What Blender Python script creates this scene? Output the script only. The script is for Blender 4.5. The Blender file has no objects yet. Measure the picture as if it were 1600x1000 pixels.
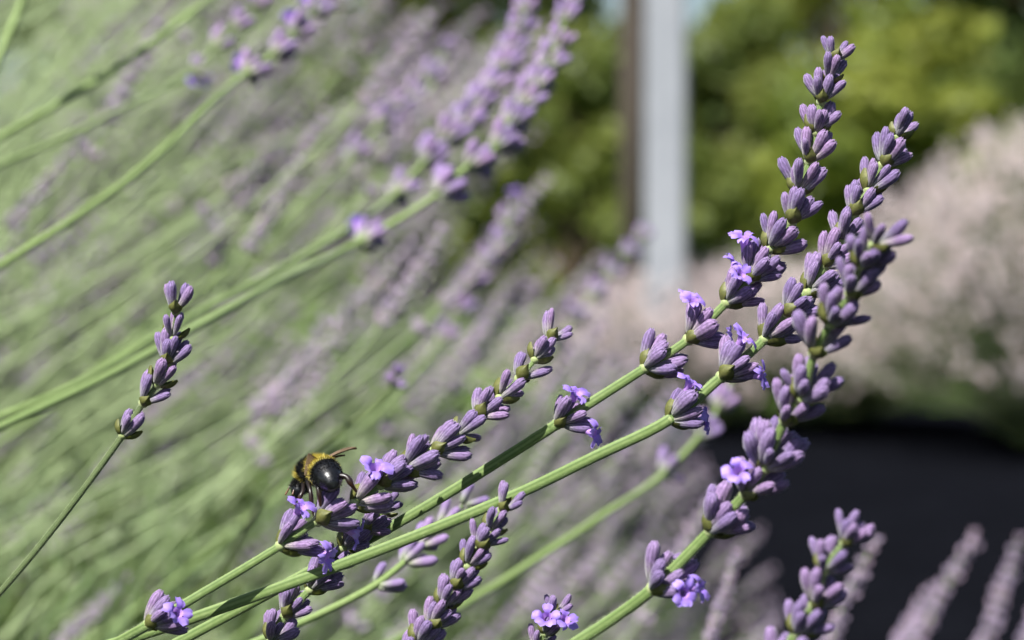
import bpy, math, random
import numpy as np
from mathutils import Vector, Matrix, Quaternion

# ------------------------------------------------------------------ camera, sky, sun, exposure
scene = bpy.context.scene
COL = scene.collection
R = math.radians
CAM_Z = 0.52
LENS, SENSOR = 90.0, 36.0
PITCH = math.atan(120 * (SENSOR / 1600) / LENS)          # horizon sits a little above mid frame
cam_data = bpy.data.cameras.new('camera')
cam = bpy.data.objects.new('camera', cam_data)
COL.objects.link(cam)
cam.location = (0, 0, CAM_Z)
cam.rotation_euler = (math.pi / 2 - PITCH, 0, 0)
cam_data.lens = LENS
cam_data.sensor_width = SENSOR
cam_data.clip_start = 0.02
cam_data.clip_end = 500
cam_data.dof.use_dof = True
cam_data.dof.focus_distance = 0.572
cam_data.dof.aperture_fstop = 14.5
scene.camera = cam

SUN_DIR = Vector((-0.37, -0.52, 0.77)).normalized()      # towards the sun
sun_data = bpy.data.lights.new('sun', 'SUN')
sun_data.energy = 5.0
sun_data.angle = R(0.53)
sun_data.color = (1.0, 0.975, 0.94)
sun = bpy.data.objects.new('sun', sun_data)
COL.objects.link(sun)
sun.location = (-3, -3, 8)
sun.rotation_euler = SUN_DIR.to_track_quat('Z', 'Y').to_euler()

world = bpy.data.worlds.new('World')
scene.world = world
world.use_nodes = True
wn = world.node_tree
bg = wn.nodes['Background']
sky = wn.nodes.new('ShaderNodeTexSky')
sky.sky_type = 'NISHITA'
sky.sun_disc = False
sky.sun_elevation = math.asin(SUN_DIR.z)
sky.sun_rotation = math.atan2(SUN_DIR.x, SUN_DIR.y)
wn.links.new(sky.outputs[0], bg.inputs[0])
bg.inputs[1].default_value = 0.05

scene.view_settings.view_transform = 'Standard'
scene.view_settings.look = 'None'
scene.view_settings.exposure = 1.0
scene.view_settings.gamma = 1.0
scene.cycles.use_denoising = True
scene.cycles.use_adaptive_sampling = True
scene.cycles.adaptive_threshold = 0.025
scene.cycles.max_bounces = 6
scene.cycles.transparent_max_bounces = 8

F_W = (cam.rotation_euler.to_matrix() @ Vector((0, 0, -1))).normalized()
U_W = (cam.rotation_euler.to_matrix() @ Vector((0, 1, 0))).normalized()
R_W = Vector((1, 0, 0))
KPX = (SENSOR / 1600) / LENS


def P(px, py, d):
    """a point of the place: a direction read off the photograph and its own distance in metres"""
    return Vector(cam.location) + F_W * d + R_W * ((px - 800) * KPX * d) - U_W * ((py - 500) * KPX * d)


# ------------------------------------------------------------------ helpers
def tag(o, label=None, cat=None, group=None, kind=None):
    if label: o['label'] = label
    if cat: o['category'] = cat
    if group: o['group'] = group
    if kind: o['kind'] = kind
    return o


def mesh(name, verts, faces, mat=None, smooth=True, attrs=None):
    me = bpy.data.meshes.new(name)
    me.from_pydata([tuple(v) for v in verts], [], faces)
    if smooth:
        me.polygons.foreach_set('use_smooth', [True] * len(me.polygons))
    if attrs:
        for k, vals in attrs.items():
            a = me.attributes.new(k, 'FLOAT', 'POINT')
            a.data.foreach_set('value', np.asarray(vals, dtype=np.float32))
    if mat: me.materials.append(mat)
    me.update()
    return me


def obj(name, me, parent=None, loc=None, mtx=None):
    o = bpy.data.objects.new(name, me)
    COL.objects.link(o)
    if parent: o.parent = parent
    if mtx is not None: o.matrix_basis = mtx
    elif loc is not None: o.location = loc
    return o


def empty(name, loc):
    o = bpy.data.objects.new(name, None)
    o.empty_display_size = 0.01
    COL.objects.link(o)
    o.location = loc
    return o


def catmull(pts, per=6):
    pts = [Vector(p) for p in pts]
    if len(pts) < 3:
        return [pts[0].lerp(pts[-1], i / per) for i in range(per + 1)]
    ext = [pts[0] * 2 - pts[1]] + pts + [pts[-1] * 2 - pts[-2]]
    out = []
    for i in range(1, len(ext) - 2):
        p0, p1, p2, p3 = ext[i - 1:i + 3]
        # centripetal: no overshoot where the points are unevenly spaced
        t0 = 0.0
        t1 = t0 + max((p1 - p0).length, 1e-6) ** 0.5
        t2 = t1 + max((p2 - p1).length, 1e-6) ** 0.5
        t3 = t2 + max((p3 - p2).length, 1e-6) ** 0.5
        for k in range(per):
            t = t1 + (t2 - t1) * k / per
            a1 = p0 * ((t1 - t) / (t1 - t0)) + p1 * ((t - t0) / (t1 - t0))
            a2 = p1 * ((t2 - t) / (t2 - t1)) + p2 * ((t - t1) / (t2 - t1))
            a3 = p2 * ((t3 - t) / (t3 - t2)) + p3 * ((t - t2) / (t3 - t2))
            b1 = a1 * ((t2 - t) / (t2 - t0)) + a2 * ((t - t0) / (t2 - t0))
            b2 = a2 * ((t3 - t) / (t3 - t1)) + a3 * ((t - t1) / (t3 - t1))
            out.append(b1 * ((t2 - t) / (t2 - t1)) + b2 * ((t - t1) / (t2 - t1)))
    out.append(pts[-1])
    return out


def tube(pts, rad, sides=8, square=0.0, cap=True):
    """a tapering stalk; square > 0 gives the four-angled section of a lavender stem. returns verts, faces, rib"""
    n = len(pts)
    T = []
    for i in range(n):
        a = pts[max(i - 1, 0)]; b = pts[min(i + 1, n - 1)]
        v = b - a
        T.append(v.normalized() if v.length > 1e-9 else Vector((0, 0, 1)))
    ref = Vector((0, -1, 0))
    if abs(T[0].dot(ref)) > 0.9: ref = Vector((1, 0, 0))
    N = (ref - T[0] * ref.dot(T[0])).normalized()
    V, Fc, rib = [], [], []
    for i in range(n):
        if i:
            q = T[i - 1].rotation_difference(T[i])
            N = q @ N
            N = (N - T[i] * N.dot(T[i])).normalized()
        B = T[i].cross(N)
        r = rad(i / (n - 1)) if callable(rad) else rad
        for k in range(sides):
            a = 2 * math.pi * k / sides + 0.5
            gr = 1.0 if (square and sides >= 16 and k % 4 in (1, 3)) else 0.0
            m = 1 + square * math.cos(4 * (a - 0.5)) - 0.07 * gr
            V.append(pts[i] + (N * math.cos(a) + B * math.sin(a)) * (r * m))
            rib.append(gr)
    for i in range(n - 1):
        for k in range(sides):
            k2 = (k + 1) % sides
            Fc.append((i * sides + k, i * sides + k2, (i + 1) * sides + k2, (i + 1) * sides + k))
    if cap:
        Fc.append(tuple(range(sides))[::-1])
        Fc.append(tuple((n - 1) * sides + k for k in range(sides)))
    return V, Fc, rib


class Bag:
    """collects many small pieces into one mesh"""
    def __init__(self): self.v, self.f, self.a, self.n = [], [], {}, 0

    def add(self, v, f, **attrs):
        v = np.asarray([tuple(q) for q in v] if not isinstance(v, np.ndarray) else v, dtype=np.float32)
        self.v.append(v)
        off = self.n
        self.f.extend([tuple(i + off for i in q) for q in f])
        for k, x in attrs.items():
            x = np.asarray(x, dtype=np.float32)
            if x.ndim == 0: x = np.full(len(v), float(x), dtype=np.float32)
            self.a.setdefault(k, []).append(x)
        self.n += len(v)

    def build(self, name, mat, smooth=True):
        v = np.concatenate(self.v)
        return mesh(name, v.tolist(), self.f, mat, smooth, {k: np.concatenate(x) for k, x in self.a.items()})


# ------------------------------------------------------------------ materials
def new_mat(name):
    m = bpy.data.materials.new(name)
    m.use_nodes = True
    return m, m.node_tree, m.node_tree.nodes['Principled BSDF']


def ramp(nt, fac, stops):
    r = nt.nodes.new('ShaderNodeValToRGB')
    el = r.color_ramp.elements
    while len(el) < len(stops): el.new(0.5)
    for e, (p, c) in zip(el, stops):
        e.position = p
        e.color = (*c, 1)
    nt.links.new(fac, r.inputs[0])
    return r.outputs[0]


def mixc(nt, fac, a, b, mode='MIX'):
    m = nt.nodes.new('ShaderNodeMix')
    m.data_type = 'RGBA'
    m.blend_type = mode
    for sock, v in ((m.inputs['Factor'], fac), (m.inputs['A'], a), (m.inputs['B'], b)):
        if hasattr(v, 'is_output'): nt.links.new(v, sock)
        elif isinstance(v, (int, float)): sock.default_value = v
        else: sock.default_value = (*v, 1)
    return m.outputs['Result']


def attr(nt, name):
    a = nt.nodes.new('ShaderNodeAttribute')
    a.attribute_name = name
    return a.outputs['Fac']


def noise_tex(nt, scale, detail=3, coord='Object', stretch=None):
    tc = nt.nodes.new('ShaderNodeTexCoord')
    src = tc.outputs[coord]
    if stretch:
        mp = nt.nodes.new('ShaderNodeMapping')
        mp.inputs['Scale'].default_value = stretch
        nt.links.new(src, mp.inputs[0]); src = mp.outputs[0]
    n = nt.nodes.new('ShaderNodeTexNoise')
    n.inputs['Scale'].default_value = scale
    n.inputs['Detail'].default_value = detail
    nt.links.new(src, n.inputs[0])
    return n.outputs[0]


def bump(nt, b, h, strength, dist):
    n = nt.nodes.new('ShaderNodeBump')
    n.inputs['Strength'].default_value = strength
    n.inputs['Distance'].default_value = dist
    nt.links.new(h, n.inputs['Height'])
    nt.links.new(n.outputs[0], b.inputs['Normal'])


def obj_random(nt):
    return nt.nodes.new('ShaderNodeObjectInfo').outputs['Random']


def add_translucent(m, nt, b, color, fac):
    out = nt.nodes['Material Output']
    t = nt.nodes.new('ShaderNodeBsdfTranslucent')
    mx = nt.nodes.new('ShaderNodeMixShader')
    mx.inputs[0].default_value = fac
    if hasattr(color, 'is_output'): nt.links.new(color, t.inputs[0])
    else: t.inputs[0].default_value = (*color, 1)
    nt.links.new(b.outputs[0], mx.inputs[1]); nt.links.new(t.outputs[0], mx.inputs[2])
    nt.links.new(mx.outputs[0], out.inputs[0])


def calyx_material(name, base, low, mid, tip, rib_dark, per_object=True, trans=0.12):
    unit = per_object                                        # single calyces are unit-length meshes
    m, nt, b = new_mat(name)
    col = ramp(nt, attr(nt, 'along'), [(0.0, base), (0.30, low), (0.60, mid), (1.0, tip)])
    rm = nt.nodes.new('ShaderNodeMath'); rm.operation = 'MULTIPLY'; rm.inputs[1].default_value = 0.75
    nt.links.new(attr(nt, 'rib'), rm.inputs[0])
    col = mixc(nt, rm.outputs[0], col, rib_dark)
    nz = noise_tex(nt, 13 if unit else 2200, 4, stretch=(1.6, 1.6, 0.7))
    col = mixc(nt, 0.7, col, ramp(nt, nz, [(0.35, (0.55, 0.55, 0.55)), (0.68, (1.35, 1.35, 1.35))]), 'MULTIPLY')
    rnd = obj_random(nt) if per_object else attr(nt, 'tone')
    col = mixc(nt, 1.0, col, ramp(nt, rnd, [(0.0, (0.78, 0.78, 0.86)), (0.5, (1, 1, 1)), (1.0, (1.18, 1.08, 1.04))]), 'MULTIPLY')
    nt.links.new(col, b.inputs['Base Color'])
    b.inputs['Roughness'].default_value = 0.72
    b.inputs['Specular IOR Level'].default_value = 0.25
    b.inputs['Sheen Weight'].default_value = 0.25
    b.inputs['Sheen Roughness'].default_value = 0.5
    bump(nt, b, nz, 0.45, 0.00012)
    add_translucent(m, nt, b, col, trans)
    return m


M_CALYX = calyx_material('lavender_calyx', (0.34, 0.39, 0.23), (0.34, 0.32, 0.33), (0.25, 0.172, 0.335), (0.305, 0.21, 0.415), (0.105, 0.07, 0.15))
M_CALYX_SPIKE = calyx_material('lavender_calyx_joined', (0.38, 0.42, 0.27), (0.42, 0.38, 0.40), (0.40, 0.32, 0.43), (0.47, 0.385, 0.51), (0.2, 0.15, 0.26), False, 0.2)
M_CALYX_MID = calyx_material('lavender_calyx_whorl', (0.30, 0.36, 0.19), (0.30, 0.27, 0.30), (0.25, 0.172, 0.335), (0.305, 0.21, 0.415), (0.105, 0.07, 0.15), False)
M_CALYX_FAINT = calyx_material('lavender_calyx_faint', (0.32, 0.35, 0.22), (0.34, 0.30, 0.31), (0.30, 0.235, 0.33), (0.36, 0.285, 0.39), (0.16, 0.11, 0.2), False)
M_CALYX_PALE = calyx_material('pale_lavender_calyx', (0.60, 0.58, 0.46), (0.72, 0.65, 0.62), (0.80, 0.71, 0.69), (0.84, 0.75, 0.74), (0.7, 0.6, 0.6), False, 0.35)


def stalk_material(name, c1, c2, dark):
    m, nt, b = new_mat(name)
    nz = noise_tex(nt, 900, 4)
    col = ramp(nt, nz, [(0.3, c1), (0.7, c2)])
    col = mixc(nt, 0.35, col, ramp(nt, noise_tex(nt, 60, 2), [(0.3, (0.75, 0.8, 0.7)), (0.7, (1.15, 1.1, 1.1))]), 'MULTIPLY')
    rm = nt.nodes.new('ShaderNodeMath'); rm.operation = 'MULTIPLY'; rm.inputs[1].default_value = 0.85
    nt.links.new(attr(nt, 'rib'), rm.inputs[0])
    col = mixc(nt, rm.outputs[0], col, dark)
    nt.links.new(col, b.inputs['Base Color'])
    b.inputs['Roughness'].default_value = 0.6
    b.inputs['Specular IOR Level'].default_value = 0.3
    b.inputs['Sheen Weight'].default_value = 0.2
    bump(nt, b, nz, 0.5, 0.0002)
    return m


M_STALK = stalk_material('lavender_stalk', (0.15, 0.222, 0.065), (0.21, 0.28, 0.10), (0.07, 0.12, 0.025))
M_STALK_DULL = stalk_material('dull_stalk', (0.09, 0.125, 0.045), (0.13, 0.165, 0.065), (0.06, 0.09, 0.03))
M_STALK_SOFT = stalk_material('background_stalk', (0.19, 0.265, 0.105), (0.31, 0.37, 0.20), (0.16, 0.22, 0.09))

M_FUZZ, nt, b = new_mat('stalk_fuzz')
b.inputs['Base Color'].default_value = (0.46, 0.54, 0.32, 1)
b.inputs['Roughness'].default_value = 0.7

M_BRACT, nt, b = new_mat('lavender_bract')
c = ramp(nt, noise_tex(nt, 7, 4), [(0.3, (0.085, 0.095, 0.022)), (0.7, (0.21, 0.21, 0.06))])
c = mixc(nt, attr(nt, 'rib'), c, (0.09, 0.10, 0.025))
nt.links.new(c, b.inputs['Base Color']); b.inputs['Roughness'].default_value = 0.55
add_translucent(M_BRACT, nt, b, (0.30, 0.36, 0.06), 0.25)

M_NODE = stalk_material('whorl_base', (0.24, 0.31, 0.11), (0.34, 0.38, 0.18), (0.2, 0.25, 0.08))

M_BLOSSOM, nt, b = new_mat('lavender_blossom')
c = ramp(nt, attr(nt, 'along'), [(0.0, (0.55, 0.30, 0.72)), (0.42, (0.52, 0.30, 0.80)), (0.62, (0.33, 0.19, 0.74)), (1.0, (0.46, 0.32, 0.88))])
c = mixc(nt, 0.4, c, ramp(nt, noise_tex(nt, 1500, 2), [(0.3, (0.7, 0.7, 0.8)), (0.7, (1.2, 1.2, 1.1))]), 'MULTIPLY')
nt.links.new(c, b.inputs['Base Color']); b.inputs['Roughness'].default_value = 0.55
add_translucent(M_BLOSSOM, nt, b, c, 0.35)


def leaf_material(name, stops, rough=0.55, trans=0.25, tcol=(0.25, 0.36, 0.06)):
    m, nt, b = new_mat(name)
    c = ramp(nt, attr(nt, 'tone'), stops)
    nt.links.new(c, b.inputs['Base Color'])
    b.inputs['Roughness'].default_value = rough
    add_translucent(m, nt, b, tcol, trans)
    return m


M_LEAF = leaf_material('lavender_leaf', [(0.0, (0.07, 0.12, 0.035)), (0.6, (0.14, 0.20, 0.08)), (1.0, (0.25, 0.29, 0.16))])
M_LEAF_PALE = leaf_material('pale_bush_leaf', [(0.0, (0.04, 0.07, 0.025)), (1.0, (0.11, 0.15, 0.06))])


# ------------------------------------------------------------------ lavender pieces (metre units)
def calyx_mesh(seed, sides=20, rings=8, bend=0.12, fat=1.0, hooked=False):
    rng = random.Random(seed)
    prof = [(0.0, 0.055), (0.05, 0.10), (0.2, 0.135), (0.42, 0.168), (0.66, 0.186), (0.84, 0.178), (0.94, 0.140), (1.0, 0.075)]
    if rings < 8: prof = [(0.0, 0.06), (0.3, 0.15), (0.75, 0.185), (1.0, 0.09)]
    V, Fc, al, rb = [], [], [], []
    n = len(prof)
    for i, (z, r) in enumerate(prof):
        off = bend * (z * z - z * 0.2)
        for k in range(sides):
            a = 2 * math.pi * k / sides
            ribbed = (k % 2 == 0)
            rr = r * fat * (1.0 if ribbed else (0.90 if sides > 10 else 1.0))
            zz = z
            if i == n - 1 and sides > 10:
                zz = z + 0.05 * math.cos(5 * a + seed)          # small blunt teeth
            if i >= n - 3: rr *= 1 + 0.08 * math.cos(2 * a + seed)
            V.append((rr * math.cos(a) - off, rr * math.sin(a), zz)); al.append(z); rb.append(0.0 if ribbed else 1.0)
    for i in range(n - 1):
        for k in range(sides):
            k2 = (k + 1) % sides
            Fc.append((i * sides + k, i * sides + k2, (i + 1) * sides + k2, (i + 1) * sides + k))
    Fc.append(tuple(range(sides))[::-1])
    V.append((-bend * 0.8, 0, 0.99 if sides > 10 else 1.06)); al.append(0.75); rb.append(0.4)
    for k in range(sides):
        Fc.append(((n - 1) * sides + k, (n - 1) * sides + (k + 1) % sides, len(V) - 1))
    return V, Fc, al, rb


CALYX = []
for s in range(6):
    v, f, al, rb = calyx_mesh(s, bend=[0.10, 0.16, 0.06, 0.13, 0.02, 0.18][s], fat=[0.92, 1.0, 0.84, 1.06, 0.80, 0.92][s])
    CALYX.append(mesh('calyx', v, f, M_CALYX, True, {'along': al, 'rib': rb}))
CAL_LO = [np.array(calyx_mesh(0, sides=6, rings=4)[0]), calyx_mesh(0, sides=6, rings=4)[1], np.array(calyx_mesh(0, sides=6, rings=4)[2])]
CAL_MD = [np.array(calyx_mesh(0, sides=8, rings=8)[0]), calyx_mesh(0, sides=8, rings=8)[1], np.array(calyx_mesh(0, sides=8, rings=8)[2])]


def far_calyx():
    """a calyx reduced to sixteen triangles, for flowers metres away"""
    V = [(0, 0, 0.0)]
    al = [0.1]
    for z, r_ in ((0.35, 0.17), (0.8, 0.21)):
        for k in range(4):
            a = math.pi / 2 * k
            V.append((r_ * math.cos(a), r_ * math.sin(a), z)); al.append(z)
    V.append((0, 0, 1.05)); al.append(1.0)
    Fc = [(0, 1 + (k + 1) % 4, 1 + k) for k in range(4)]
    Fc += [(1 + k, 1 + (k + 1) % 4, 5 + (k + 1) % 4, 5 + k) for k in range(4)]
    Fc += [(5 + k, 5 + (k + 1) % 4, 9) for k in range(4)]
    return [np.array(V), Fc, np.array(al)]


CAL_FAR = far_calyx()


def bract_grid():
    """a broad pointed papery scale, cupped round the cyme; unit height along z, outer face towards +x"""
    V, Fc, rb = [], [], []
    rows, cols = 7, 6
    width = [0.12, 0.30, 0.40, 0.37, 0.25, 0.10, 0.01]
    for i in range(rows):
        z = i / (rows - 1)
        for k in range(cols + 1):
            u = k / cols * 2 - 1
            V.append((0.20 * math.sin(z * 2.9) - 0.26 * u * u * math.sin(0.4 + z * 2.5) + 0.015 * math.cos(u * 9), u * width[i], z))
            rb.append(0.55 if k in (1, 3, 5) else 0.0)
    for i in range(rows - 1):
        for k in range(cols):
            a = i * (cols + 1) + k
            Fc.append((a, a + 1, a + cols + 2, a + cols + 1))
    n = len(V)
    V += [(x - 0.03, y, z) for x, y, z in V]; rb += rb[:]
    Fc += [tuple(n + i for i in q[::-1]) for q in Fc]
    return V, Fc, rb


v, f, rb = bract_grid()
BRACT = mesh('bract', v, f, M_BRACT, True, {'rib': rb})


def blossom_mesh(seed):
    """two-lipped lavender flower, 1 unit = 1 mm, tube along +z"""
    rng = random.Random(100 + seed)
    V, Fc, al = [], [], []
    S = 10
    for i, (z, r) in enumerate([(-1.0, 0.5), (0.3, 0.6), (1.2, 0.78), (1.9, 1.05)]):
        for k in range(S):
            a = 2 * math.pi * k / S
            V.append((r * math.cos(a), r * math.sin(a), z)); al.append(0.12 * i)
    for i in range(3):
        for k in range(S):
            Fc.append((i * S + k, i * S + (k + 1) % S, (i + 1) * S + (k + 1) % S, (i + 1) * S + k))
    lobes = [(62, 2.7, 1.25, 0.7), (118, 2.7, 1.25, 0.6), (190, 2.2, 0.95, 1.3), (270, 2.4, 1.1, 1.5), (350, 2.2, 0.95, 1.3)]
    for ang, L, W, curl in lobes:
        a = R(ang + rng.uniform(-10, 10))
        L *= rng.uniform(0.85, 1.15)
        curl *= rng.uniform(0.7, 1.3)
        b0 = len(V)
        rows, cols = 5, 4
        for i in range(rows):
            t = i / (rows - 1)
            ww = W * (0.45 + 0.95 * math.sin(min(t * 2.2, 2.4))) * (1 - 0.3 * t ** 4)
            th = 0.35 + curl * t
            rad = 0.85 + L * (math.sin(th * 0.9) * t * 0.9)
            zz = 1.75 + L * t * math.cos(th) * 0.8
            for k in range(cols + 1):
                u = k / cols * 2 - 1
                ruff = 0.34 * math.sin(u * 5 + ang + seed) * t - 0.25 * u * u * t + 0.12 * math.sin(t * 7 + ang)
                x = rad; y = u * ww * 0.75
                V.append((x * math.cos(a) - y * math.sin(a), x * math.sin(a) + y * math.cos(a), zz + ruff))
                al.append(0.5 + 0.5 * t)
        for i in range(rows - 1):
            for k in range(cols):
                q = b0 + i * (cols + 1) + k
                Fc.append((q, q + 1, q + cols + 2, q + cols + 1))
    return mesh('blossom', [tuple(c * 0.001 for c in p) for p in V], Fc, M_BLOSSOM, True, {'along': al})


BLOSSOM = [blossom_mesh(i) for i in range(4)]


def frame_from(axis, az_dir):
    """matrix whose z follows axis and whose x points outwards along az_dir"""
    z = axis.normalized()
    x = (az_dir - z * az_dir.dot(z)).normalized()
    y = z.cross(x)
    return Matrix((x, y, z)).transposed()


def node_mesh(r):
    V, Fc = [], []
    S = 10
    prof = [(-0.9, 0.9), (-0.45, 1.45), (0.1, 1.6), (0.6, 1.2), (1.0, 0.85)]
    for z, q in prof:
        for k in range(S):
            a = 2 * math.pi * k / S
            V.append((q * r * math.cos(a), q * r * math.sin(a), z * r * 1.3))
    for i in range(len(prof) - 1):
        for k in range(S):
            Fc.append((i * S + k, i * S + (k + 1) % S, (i + 1) * S + (k + 1) % S, (i + 1) * S + k))
    return mesh('flower_whorl', V, Fc, M_NODE, True, {'rib': [0] * len(V)})


NODE = node_mesh(0.00085)


def whorl_plan(T, size, n, phase, rng, tilt=(20, 52), L=0.0064):
    """where each calyx and bract of one verticil goes: list of (kind, direction, outward, base offset, length)"""
    Rt = R_W - T * R_W.dot(T)
    Rt.normalize()
    Ft = T.cross(Rt)
    if Ft.dot(F_W) > 0: Ft = -Ft                             # towards the camera side
    out = []
    n = n + 1 if n > 2 else n
    for side in (0, 1):
        mid = side * 180 + (90 if phase else 0) + rng.uniform(-16, 16)
        for j in range(n):
            u = (j / (n - 1) * 2 - 1) if n > 1 else 0
            az = R(mid + u * 66 + rng.uniform(-11, 11))
            dirn = Rt * math.cos(az) + Ft * math.sin(az)
            inner = (j % 2 == 1)
            tl = R(rng.uniform(tilt[0], tilt[0] + 14) if inner else rng.uniform(tilt[1] - 16, tilt[1]))
            d = T * math.cos(tl) + dirn * math.sin(tl)
            base = dirn * (0.0009 * size) + T * (rng.uniform(0.0001, 0.0014) * size)
            out.append(('calyx', d, dirn, base, L * size * rng.uniform(0.84, 1.12), az))
        az = R(mid)
        dirn = Rt * math.cos(az) + Ft * math.sin(az)
        tl = R(rng.uniform(24, 36))
        out.append(('bract', T * math.cos(tl) + dirn * math.sin(tl), dirn, dirn * (0.0012 * size) - T * 0.0005 * size, 0.0046 * size * rng.uniform(0.85, 1.1), az))
    return out


def build_whorl(parent, root_loc, node, T, size, n, phase, blossoms, rng, L=0.0064, tilt=(20, 52)):
    w = obj('flower_whorl', NODE, parent, mtx=Matrix.Translation(node - root_loc) @ frame_from(T, R_W).to_4x4() @ Matrix.Scale(size, 4))
    inv = w.matrix_basis.inverted()
    plan = whorl_plan(T, size, n, phase, rng, tilt, L)
    want = [R(a) for a in blossoms]
    calyces = [p for p in plan if p[0] == 'calyx']
    flower_at = set()
    for a in want:
        best = min((i for i in range(len(calyces)) if i not in flower_at),
                   key=lambda i: abs((calyces[i][5] - a + math.pi) % (2 * math.pi) - math.pi))
        flower_at.add(best)
    ci = -1
    for kind, d, dirn, base, ln, az in plan:
        if kind == 'calyx':
            ci += 1
            wid = ln * rng.uniform(0.92, 1.12)
            m = Matrix.Translation(node - root_loc + base) @ frame_from(d, dirn).to_4x4() @ Matrix.Diagonal((wid, wid, ln, 1))
            obj('calyx', CALYX[rng.randrange(6)], w, mtx=inv @ m)
            if ci in flower_at:
                tipp = node - root_loc + base + d * (ln * 0.86)
                bd = (d - F_W * rng.uniform(0.0, 0.5) + R_W * rng.uniform(-.3, .3)).normalized()
                face = frame_from(bd, dirn) @ Matrix.Rotation(rng.uniform(-0.6, 0.6) - math.pi / 2, 3, 'Z')
                obj('blossom', BLOSSOM[rng.randrange(4)], w, mtx=inv @ (Matrix.Translation(tipp) @ face.to_4x4() @ Matrix.Scale(rng.uniform(1.08, 1.28), 4)))
        else:
            m = Matrix.Translation(node - root_loc + base) @ frame_from(d, dirn).to_4x4() @ Matrix.Scale(ln, 4)
            obj('bract', BRACT, w, mtx=inv @ m)
    return w


def stem_path(nodes_w, path_w, root):
    """from the root on the ground up to the tip"""
    low = path_w[-1] if path_w else nodes_w[-1]
    prev = (path_w[-2] if len(path_w) > 1 else nodes_w[-1]) if path_w else nodes_w[-2]
    d = (low - prev).normalized()
    root = Vector(root)
    h = low + d * 0.10
    mid = h.lerp(root, 0.55) + Vector((-0.03, 0, 0.03)) * (1 if root.x < low.x else -0.5)
    pts = [root, mid, h] + path_w[::-1] + nodes_w[::-1]
    return pts


L_CAL = 0.0068


def lavender(label, nodes, path, d_top, d_bot, root, rad, seed, phase0=1, group='lavender stems in the focus plane',
             n0=3, size=1.0, mat=None, detail='full', L=0.0068, tilt=(20, 52), cmat=None):
    """nodes: (px, py, size, calyces per cyme, [blossom azimuths]) from tip to bottom; path: (px, py, d) below them"""
    rng = random.Random(seed)
    k = len(nodes)
    nw = []
    for i, nd in enumerate(nodes):
        d = d_top + (d_bot - d_top) * (i / max(k - 1, 1))
        nw.append(P(nd[0], nd[1], d))
    pw = [P(*p) for p in path]
    pts = stem_path(nw, pw, (root[0], root[1], 0.0))
    r = empty('lavender_stem', pts[0])
    tag(r, label, 'lavender', group)
    base = Vector(pts[0])
    sm = catmull(pts, 6)
    # taper: full radius up to the first whorl, then thinning along the spike
    L_all = [0.0]
    for a, b_ in zip(sm, sm[1:]): L_all.append(L_all[-1] + (b_ - a).length)
    tot = L_all[-1]
    i_low = len(sm) - 1 - 6 * (k - 1)
    s_low = L_all[i_low] / tot

    def rf(t):
        s = L_all[min(int(round(t * (len(sm) - 1))), len(sm) - 1)] / tot
        if s <= s_low: return rad * (1.1 - 0.1 * s / max(s_low, 1e-6))
        u = (s - s_low) / max(1 - s_low, 1e-6)
        return rad * (1 - 0.58 * u)
    v, f, rb = tube([q - base for q in sm], rf, 16 if detail == 'full' else 8, 0.11 if detail == 'full' else 0.06)
    obj('stalk', mesh('stalk', v, f, mat or M_STALK, True, {'rib': rb}), r)
    if detail == 'full':
        hv, hf = [], []
        rngh = random.Random(seed + 900)
        i0 = max(0, len(sm) - 1 - 6 * (k - 1 + len(pw)))
        for _ in range(5200):
            q = rngh.uniform(i0, len(sm) - 1.001); a = int(q)
            c0 = sm[a].lerp(sm[a + 1], q - a); tn = (sm[a + 1] - sm[a]).normalized()
            o_ = Vector((rngh.gauss(0, 1), rngh.gauss(0, 1), rngh.gauss(0, 1)))
            o_ = (o_ - tn * o_.dot(tn)).normalized()
            rr = rf(q / (len(sm) - 1))
            hb = c0 + o_ * rr * 0.9 - base
            he = c0 + o_ * (rr * 1.05 + rngh.uniform(.00012, .00038)) + tn * rngh.uniform(-.0002, .0002) - base
            sd = tn * 0.00002
            hn = len(hv)
            hv += [hb - sd, hb + sd, he]; hf.append((hn, hn + 1, hn + 2))
        fz = obj('fuzz', mesh('fuzz', hv, hf, M_FUZZ, False), r)
        fz['kind'] = 'stuff'
    for i, nd in enumerate(nodes):
        up = nw[i - 1] if i > 0 else nw[i] + (nw[i] - nw[min(i + 1, k - 1)])
        dn = nw[i + 1] if i < k - 1 else (pw[0] if pw else nw[i] - (nw[i - 1] - nw[i]))
        T = (up - dn).normalized()
        ph = (i + phase0) % 2
        sz, n, bl = nd[2] * size, nd[3], (nd[4] if len(nd) > 4 else [])
        if detail == 'full':
            build_whorl(r, base, nw[i], T, sz, n, ph, bl, rng, L, tilt)
        else:
            bag = Bag()
            for kind, dd, dirn, bs, ln, az in whorl_plan(T, sz, n, ph, rng, tilt, L):
                M3 = np.array(frame_from(dd, dirn))
                if kind == 'calyx':
                    vv = (CAL_MD[0] * ln) @ M3.T + np.array(bs)
                    bag.add(vv, CAL_MD[1], along=CAL_MD[2], rib=0.0, tone=rng.random())
            wo = obj('flower_whorl', bag.build('flower_whorl', cmat or M_CALYX_MID), r, nw[i] - base)
            for az in bl:
                Rt = (R_W - T * R_W.dot(T)).normalized(); Ft = T.cross(Rt)
                if Ft.dot(F_W) > 0: Ft = -Ft
                dirn = Rt * math.cos(R(az)) + Ft * math.sin(R(az))
                d = T * 0.7 + dirn * 0.7
                obj('blossom', BLOSSOM[rng.randrange(4)], wo, mtx=Matrix.Translation(d.normalized() * 0.0052 * sz) @ frame_from(d, dirn).to_4x4() @ Matrix.Scale(sz, 4))
    return r


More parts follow.
